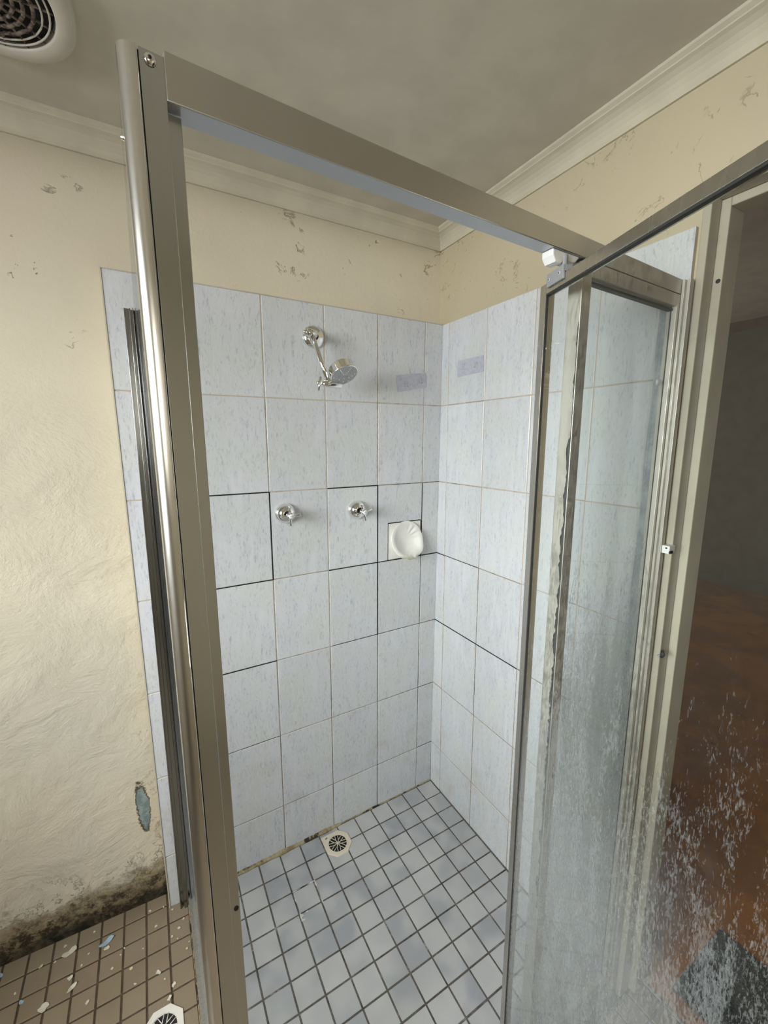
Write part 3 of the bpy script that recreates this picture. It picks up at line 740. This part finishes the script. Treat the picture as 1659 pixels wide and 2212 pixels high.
m = MB(); c = T0+Vector((-.022, -.004, 0)); m.sphere(c, .0055, 'chrome'); m.sphere(c+Vector((.010, 0, .002)), .006, 'chrome'); m.tube([c+Vector((.006, 0, .012)), c+Vector((.004, 0, -.008))], .0035, 'chrome', 10); m.build('wing_nut', t)
HN = Vector((.13, -.52, -.80)).normalized(); HC = Vector((-.476, -.172, 1.741))     # centre of the spray face
m = MB(); m.lathe([(0, -.036), (.02, -.036), (.036, -.033), (.0405, -.028), (.0415, -.004), (.0435, -.002), (.0445, .0), (.0435, .002), (.041, .0015)], HC, HN, 'chrome', 48)
m.tube([B0+Vector((.020, .004, 0)), B0+Vector((.022, .022, .020)), HC-HN*.030], .008, 'chrome', 14); m.build('head_shell', t)
m = MB(); m.lathe([(0, .0018), (.0405, .0018)], HC, HN, 'grey_plastic', 40)
a = HN.orthogonal().normalized(); b = HN.cross(a)
for rr, nn in ((.006, 6), (.013, 12), (.020, 18), (.027, 24), (.034, 30)):
    for k in range(nn):
        th = 2*PI*k/nn; p = HC+HN*.0018+(a*math.cos(th)+b*math.sin(th))*rr
        m.lathe([(.0014, 0), (.0009, .0014), (0, .0015)], p, HN, 'white_plastic' if (k % 5 == 0) else 'cap_print', 6)
m.build('spray_plate', t)
# --- taps
def tap(cx, cz, rot, label):
    y = wall_y(cz); t = empty('shower_tap', (cx, y, cz), label, 'tap')
    m = MB(); m.lathe([(.0345, 0), (.0345, .0035), (.0325, .010), (.0275, .020), (.0205, .027), (.0135, .030), (.0120, .0305), (.0115, .026)], (cx, y, cz), (0, -1, 0), 'chrome', 40); m.build('wall_flange', t)
    m = MB(); m.lathe([(.0065, .02), (.0065, .040), (.0085, .041), (.0095, .048), (.0080, .058), (.0100, .062), (.0108, .066), (.0100, .0705), (.0, .0708)], (cx, y, cz), (0, -1, 0), 'chrome', 28); m.build('hub', t)
    m = MB()
    for k in range(4):
        a = rot+k*PI/2; d = Vector((math.cos(a), 0, math.sin(a)))
        c0 = Vector((cx, y-.060, cz)); m.tube([c0+d*.004, c0+d*.012, c0+d*.030, c0+d*.0325], [.0042, .0036, .0046, .0040], 'chrome', 12)
    m.build('cross_handle', t)
    m = MB(); m.lathe([(.0082, .0705), (.0080, .0722), (0, .0725)], (cx, y, cz), (0, -1, 0), 'cap_plastic', 24); cap = m.build('cap', t)
    m = MB()
    for k in range(3): m.box(cx-.0036+k*.0026, cx-.0018+k*.0026, y-.0729, y-.0724, cz-.0012, cz+.0012, 'cap_print')
    m.build('cap_print', cap)
tap(-.632, 1.3105, PI/2*0+.03, 'chrome cross handle tap on the left, beside the blackest grout line')
tap(-.3695, 1.3000, .28, 'chrome cross handle tap on the right, nearer the soap dish')
# --- soap dish: scalloped shell bowl on a square plate
t = empty('soap_dish', (-.1605, wall_y(1.16), 1.0905), 'white ceramic scalloped soap dish set into the back wall tiles', 'soap dish')
yp = lambda z: wall_y(z)
m = MB()
for bx_ in ((SX0+.001, SX1-.001, SZ0+.001, SZ1-.001),):
    m.box(bx_[0], bx_[1], -.0025, .004, bx_[2], bx_[3], 'ceramic', lambda x, y, z: (x, y+wall_y(z), z))
m.build('back_plate', t, bevel=.0012)
m = MB()
for a, b, c, d in ((SX0-.0022, SX0+.001, SZ0-.002, SZ1+.003), (SX0-.0022, SX1+.001, SZ1-.001, SZ1+.003)):
    m.box(a, b, -.0002, .003, c, d, 'black_gap', lambda x, y, z: (x, y+wall_y(z), z))
m.build('mouldy_joint', t)
m = MB(); cx, cz = -.1610, 1.166; NT, NR = 72, 14
def rim(th):
    s = (1-math.sin(th))/2
    pr = .005+.042*s**1.4
    rad = .0690*(1+.10*math.exp(-((th+.62)/.30)**2)+.0*s)
    return rad, pr
rows = []
for i in range(NR+1):
    k = i/NR; ring = []
    for j in range(NT):
        th = 2*PI*j/NT-PI/2; rad, pr = rim(th)
        x = cx+math.cos(th)*rad*.98*k; z = cz+math.sin(th)*rad*k
        kk_ = max(0, (k-.42)/.58); fl = .0034*math.cos(th*15)*math.exp(-((th-.80)/.50)**2)*math.sin(PI*min(1, kk_*1.02))
        y = wall_y(z)-.0045-pr*(min(1, k/.88)**2.4)+fl
        ring.append(m.bm.verts.new((x, y, z)))
    rows.append(ring)
# rolled rim and underside back to the plate
for q_, (kk, py) in enumerate(((1.035, .992), (1.06, .94), (1.065, .86), (1.03, .62), (.97, .35), (.90, 0.))):
    ring = []
    for j in range(NT):
        th = 2*PI*j/NT-PI/2; rad, pr = rim(th)
        x = cx+math.cos(th)*rad*.98*kk; z = cz+math.sin(th)*rad*kk
        ring.append(m.bm.verts.new((x, wall_y(z)-.001-(pr+.0035)*py, z)))
    rows.append(ring)
for A, B in zip(rows, rows[1:]):
    for j in range(NT): m.face([A[j], A[(j+1) % NT], B[(j+1) % NT], B[j]], 'ceramic', True)
bmesh.ops.remove_doubles(m.bm, verts=m.bm.verts, dist=.00001)
m.build('bowl', t)
# --- adhesive hook strips
def strip(P, label, marks, hair=None):
    m = MB(); Pv = [Vector(p) for p in P]
    nrm = (Pv[1]-Pv[0]).cross(Pv[3]-Pv[0]).normalized()
    if nrm.dot(CAM-Pv[0]) < 0: nrm = -nrm
    A = [m.bm.verts.new(p+nrm*.0002) for p in Pv]; B = [m.bm.verts.new(p+nrm*.0010) for p in Pv]
    m.face(A[::-1], 'film'); m.face(B, 'film')
    for i in range(4): m.face([A[i], A[(i+1) % 4], B[(i+1) % 4], B[i]], 'film')
    o = m.build('adhesive_strip'); tag(o, label, 'adhesive strip')
    def at(u, v): return (Pv[0]*(1-u)+Pv[1]*u)*(1-v)+(Pv[3]*(1-u)+Pv[2]*u)*v + nrm*.0012
    for (u, v) in marks:
        k = MB(); pts = [at(u+.055*math.cos(a)*(1), v-.12*math.sin(a)) for a in [PI*i/8 for i in range(9)]]
        k.tube([at(u+.055, v+.2)] + pts + [at(u-.055, v+.2)], .0007, 'glue', 6)
        k.tube([at(u, v+.22), at(u, v-.02)], .0006, 'glue', 6); k.tube([at(u-.075, v+.22), at(u+.075, v+.22)], .0006, 'glue', 6)
        k.build('hook_mark', o)
strip([(-.207, wall_y(1.779)-.0003, 1.779), (-.0775, wall_y(1.798)-.0003, 1.798), (-.0705, wall_y(1.745)-.0003, 1.745), (-.200, wall_y(1.721)-.0003, 1.721)],
      'tilted lilac grey adhesive hook strip on the back wall, across the corner grout line', [(.30, .52), (.80, .45)])
strip([(0, -.1225, 1.832), (0, -.2565, 1.829), (0, -.2605, 1.776), (0, -.1225, 1.775)],
      'lilac grey adhesive hook strip on the right wall, beside the corner', [(.24, .38), (.72, .40)])
# --- floor drains
def drain(c, rad, pts, mat, label, rot=0., screw=None, spokes=11, rg=None):
    t = empty('floor_drain', (c[0], c[1], 0), label, 'drain')
    rg = rg or rad*.68; z1 = .0035
    m = MB(); NS = 48
    def outer(th):
        best = 1e9; d = Vector((math.cos(th), math.sin(th)))
        for i in range(len(pts)):
            a = Vector(pts[i]); b = Vector(pts[(i+1) % len(pts)]); e = b-a
            den = d.x*e.y-d.y*e.x
            if abs(den) < 1e-9: continue
            tt = (a.x*e.y-a.y*e.x)/den; s = (a.x*d.y-a.y*d.x)/den
            if tt > 0 and -1e-6 <= s <= 1+1e-6: best = min(best, tt)
        return best
    ths = sorted({2*PI*k/NS for k in range(NS)} | {math.atan2(p[1], p[0]) % (2*PI) for p in pts})
    rings = []
    for kind in range(5):
        ring = []
        for th in ths:
            o_ = outer(th); r_, z_ = ((o_, -.001), (o_, z1-.0008), (o_-.0012, z1), (rg+.0015, z1), (rg, z1-.003))[kind]
            ring.append(m.bm.verts.new((c[0]+r_*math.cos(th), c[1]+r_*math.sin(th), z_)))
        rings.append(ring)
    n = len(ths)
    for A, B in zip(rings, rings[1:]):
        for k in range(n): m.face([A[k], A[(k+1) % n], B[(k+1) % n], B[k]], mat)
    m.build('surround', t)
    m = MB(); m.lathe([(rg, .0006), (0, .0003)], (c[0], c[1], 0), (0, 0, 1), 'black_gap', 24); m.build('sump', t)
    m = MB()
    for k in range(8):
        a = 2*PI*k/8+rot; d = Vector((math.cos(a), math.sin(a), 0)); p0 = Vector((c[0], c[1], .0022))
        m.tube([p0+d*.004, p0+d*rg*.42], .0013, mat, 6)
        for s in (-.24, .24):
            d2 = Vector((math.cos(a+s), math.sin(a+s), 0)); m.tube([p0+d*rg*.42, p0+d2*(rg+.0005)], .0011, mat, 6)
    m.lathe([(.0055, .0005), (.0055, .0026), (.003, .0034), (0, .0034)], (c[0], c[1], 0), (0, 0, 1), mat, 16)
    m.build('grate', t)
    if screw:
        m = MB(); m.lathe([(.0058, .003), (.0052, .0052), (0, .0060)], (screw[0], screw[1], 0), (0, 0, 1), 'chrome', 18)
        m.obox(Vector((screw[0]-.0045, screw[1]-.003, .0054)), Vector((.8, .6, 0)), Vector((-.6, .8, 0)), UPV, .010, .0009, .0010, 'black_gap'); m.build('screw', t)
a = .0505; k = .021
drain(drain_in, a, [(-a, a), (k, a), (a, k), (a, -k), (k, -a), (-k, -a), (-a, -k)], 'cream_plastic', 'cream octagonal floor drain inside the shower by the back wall', .2, (drain_in[0]-.033, drain_in[1]+.035))
drain(drain_out, a, [(-k, a), (k, a), (a, k), (a, -k), (k, -a), (-k, -a), (-a, -k), (-a, k)], 'white_drain_plastic', 'white octagonal floor drain in the brown tiles outside the shower', .1)

# --- ceiling exhaust vent
VC = (-1.203, -.322)
t = empty('exhaust_fan', (VC[0], VC[1], ZC), 'round ceiling exhaust fan with a dust clogged grille', 'exhaust fan')
m = MB(); NS = 64
def sq(th, h, e=2.35): c_, s_ = abs(math.cos(th)), abs(math.sin(th)); return h/((c_**e+s_**e)**(1/e))
rings = []
for h, z in ((.143, ZC), (.143, ZC-.012), (.140, ZC-.017), (.134, ZC-.020)):
    rings.append([m.bm.verts.new((VC[0]+sq(2*PI*k/NS, h)*math.cos(2*PI*k/NS), VC[1]+sq(2*PI*k/NS, h)*math.sin(2*PI*k/NS), z)) for k in range(NS)])
for r_, z in ((.116, ZC-.0225), (.113, ZC-.020), (.112, ZC-.010)):
    rings.append([m.bm.verts.new((VC[0]+r_*math.cos(2*PI*k/NS), VC[1]+r_*math.sin(2*PI*k/NS), z)) for k in range(NS)])
for A, B in zip(rings, rings[1:]):
    for k in range(NS): m.face([A[k], A[(k+1) % NS], B[(k+1) % NS], B[k]], 'vent_plastic', True)
m.build('surround', t)
m = MB(); m.lathe([(.112, 0), (0, 0)], (VC[0], VC[1], ZC-.006), (0, 0, 1), 'black_gap', 40); m.build('recess', t)
m = MB()
for r_ in (.012, .026, .040, .054, .068, .082, .094, .105):
    n = 48; m.tube([(VC[0]+r_*math.cos(2*PI*k/n), VC[1]+r_*math.sin(2*PI*k/n), ZC-.019+(.0015*math.sin(k*2.3) if r_ < .09 else 0)) for k in range(n+1)], .0033 if r_ < .09 else .0016, 'vent_dust' if r_ < .09 else 'vent_plastic', 8, False)
for k in range(18):
    a_ = 2*PI*k/18; m.tube([(VC[0]+.012*math.cos(a_), VC[1]+.012*math.sin(a_), ZC-.018), (VC[0]+.09*math.cos(a_+.25), VC[1]+.09*math.sin(a_+.25), ZC-.018), (VC[0]+.113*math.cos(a_+.32), VC[1]+.113*math.sin(a_+.32), ZC-.017)], [.0028, .0026, .0010], 'vent_dust', 6)
m.build('grille', t)

# --- strike plate and broken bit on the jamb side
m = MB(); m.box(-.0115, .0118, -.893, -.8765, 1.291, 1.309, 'white_plastic'); m.box(-.0125, -.0110, -.888, -.884, 1.302, 1.3055, 'black_gap'); m.box(-.0125, .0, -.8955, -.892, 1.292, 1.298, 'black_gap')
tag(m.build('strike_plate', bevel=.001), 'small white catch plate fixed beside the grimy wall channel', 'catch plate')
m = MB(); m.tube([(.011, -.892, 1.052), (.008, -.895, 1.042), (.010, -.892, 1.034)], [.003, .005, .003], 'dark_rubber', 7); m.tube([(.011, -.888, 1.038), (.008, -.885, 1.034)], .003, 'cap_print', 6)
tag(m.build('catch_remnant'), 'broken dark catch remnant on the cream jamb below the white catch', 'catch remnant')

# --- paint flakes
simple('blue_flake', (.36, .48, .60), .5); simple('cream_flake', (.66, .62, .50), .55); simple('yellow_flake', (.66, .56, .33), .55)
def flake(x, y, size, mat, seed, asp=1., rot=0., z=.001):
    rnd = random.Random(seed); m = MB(); n = 11
    top = []; bot = []
    for k in range(n):
        a_ = 2*PI*k/n; r_ = size*(.55+.6*rnd.random()); px = r_*math.cos(a_)*asp; py = r_*math.sin(a_)
        X = px*math.cos(rot)-py*math.sin(rot); Y = px*math.sin(rot)+py*math.cos(rot)
        h = z+.22*size*(px/size)**2*.6+.0006*rnd.random()
        top.append(m.bm.verts.new((x+X, y+Y, h+.0007))); bot.append(m.bm.verts.new((x+X, y+Y, h)))
    ct = m.bm.verts.new((x, y, z+.0007)); cb = m.bm.verts.new((x, y, z))
    for k in range(n):
        k2 = (k+1) % n
        m.face([top[k], top[k2], ct], mat); m.face([bot[k2], bot[k], cb], mat); m.face([top[k], bot[k], bot[k2], top[k2]], mat)
    return m.build('paint_flake')
G = 'paint flakes on the brown floor'
big = [(-1.252, -.010, .0105, 'blue_flake', 2.1, .5, 'largest pale blue paint flake, on the brown tiles near the back wall'),
       (-1.252, -.031, .0065, 'cream_flake', 1.5, .7, 'cream paint flake just in front of the largest blue one'),
       (-1.350, .012, .0120, 'cream_flake', 1.6, .35, 'ragged cream paint flake below the mouldy wall, left of the blue one'),
       (-1.396, -.108, .0150, 'cream_flake', .8, 1.2, 'largest cream paint flake, a triangle near the lower left corner'),
       (-1.452, -.062, .0085, 'blue_flake', .7, .8, 'pale blue paint flake left of the cream triangle'),
       (-1.518, .044, .0080, 'blue_flake', 1., 0., 'pale blue paint flake at the left edge of the photo'),
       (-1.340, -.064, .0075, 'cream_flake', 1.1, .9, 'star shaped cream paint flake between the cream triangle and the ragged one'),
       (-1.332, -.094, .0065, 'cream_flake', 2.2, .6, 'long thin cream paint flake right of the cream triangle'),
       (-1.116, -.178, .0080, 'cream_flake', .8, 1.0, 'cream paint flake behind the white drain'),
       (-1.118, -.040, .0065, 'cream_flake', .7, 1.3, 'narrow cream paint flake near the chipped tile corner'),
       (-1.090, -.262, .0055, 'cream_flake', 1.4, .9, 'cream paint flake leaning on the white drain edge'),
       (-1.078, -.232, .0055, 'cream_flake', 1.6, .8, 'slanting cream paint flake between white drain and corner post'),
       (-1.186, -.128, .0045, 'yellow_flake', 1., 1.1, 'small yellowish paint flake in the middle of the brown tiles')]
for i, (x, y, s_, mt, asp, rot, lb) in enumerate(big):
    tag(flake(x, y, s_, mt, i+3, asp, rot, .0055 if 'drain edge' in lb else .001), lb, 'paint flake', G)
rnd = random.Random(5)
spots = [(-1.075, -.098), (-1.055, -.082), (-1.060, -.112), (-1.040, -.060), (-1.205, -.058), (-1.215, -.072), (-1.175, -.175), (-1.300, -.020), (-1.315, -.045), (-1.385, .006), (-1.420, .012), (-1.365, .040), (-1.470, -.03), (-1.29, -.155), (-1.10, -.205), (-1.155, -.088), (-1.03, -.140), (-1.037, -.155), (-1.095, .012), (-1.070, -.012), (-1.135, .02), (-1.29, .04), (-1.42, -.135), (-1.235, -.10)]
for i, (x, y) in enumerate(spots):
    tag(flake(x, y, .0022+.0022*rnd.random(), 'yellow_flake' if i % 7 == 3 else 'cream_flake', 40+i, .8+.8*rnd.random(), rnd.random()*3), 'tiny pale paint crumb lying on the brown floor tiles', 'paint flake', 'tiny paint crumbs')
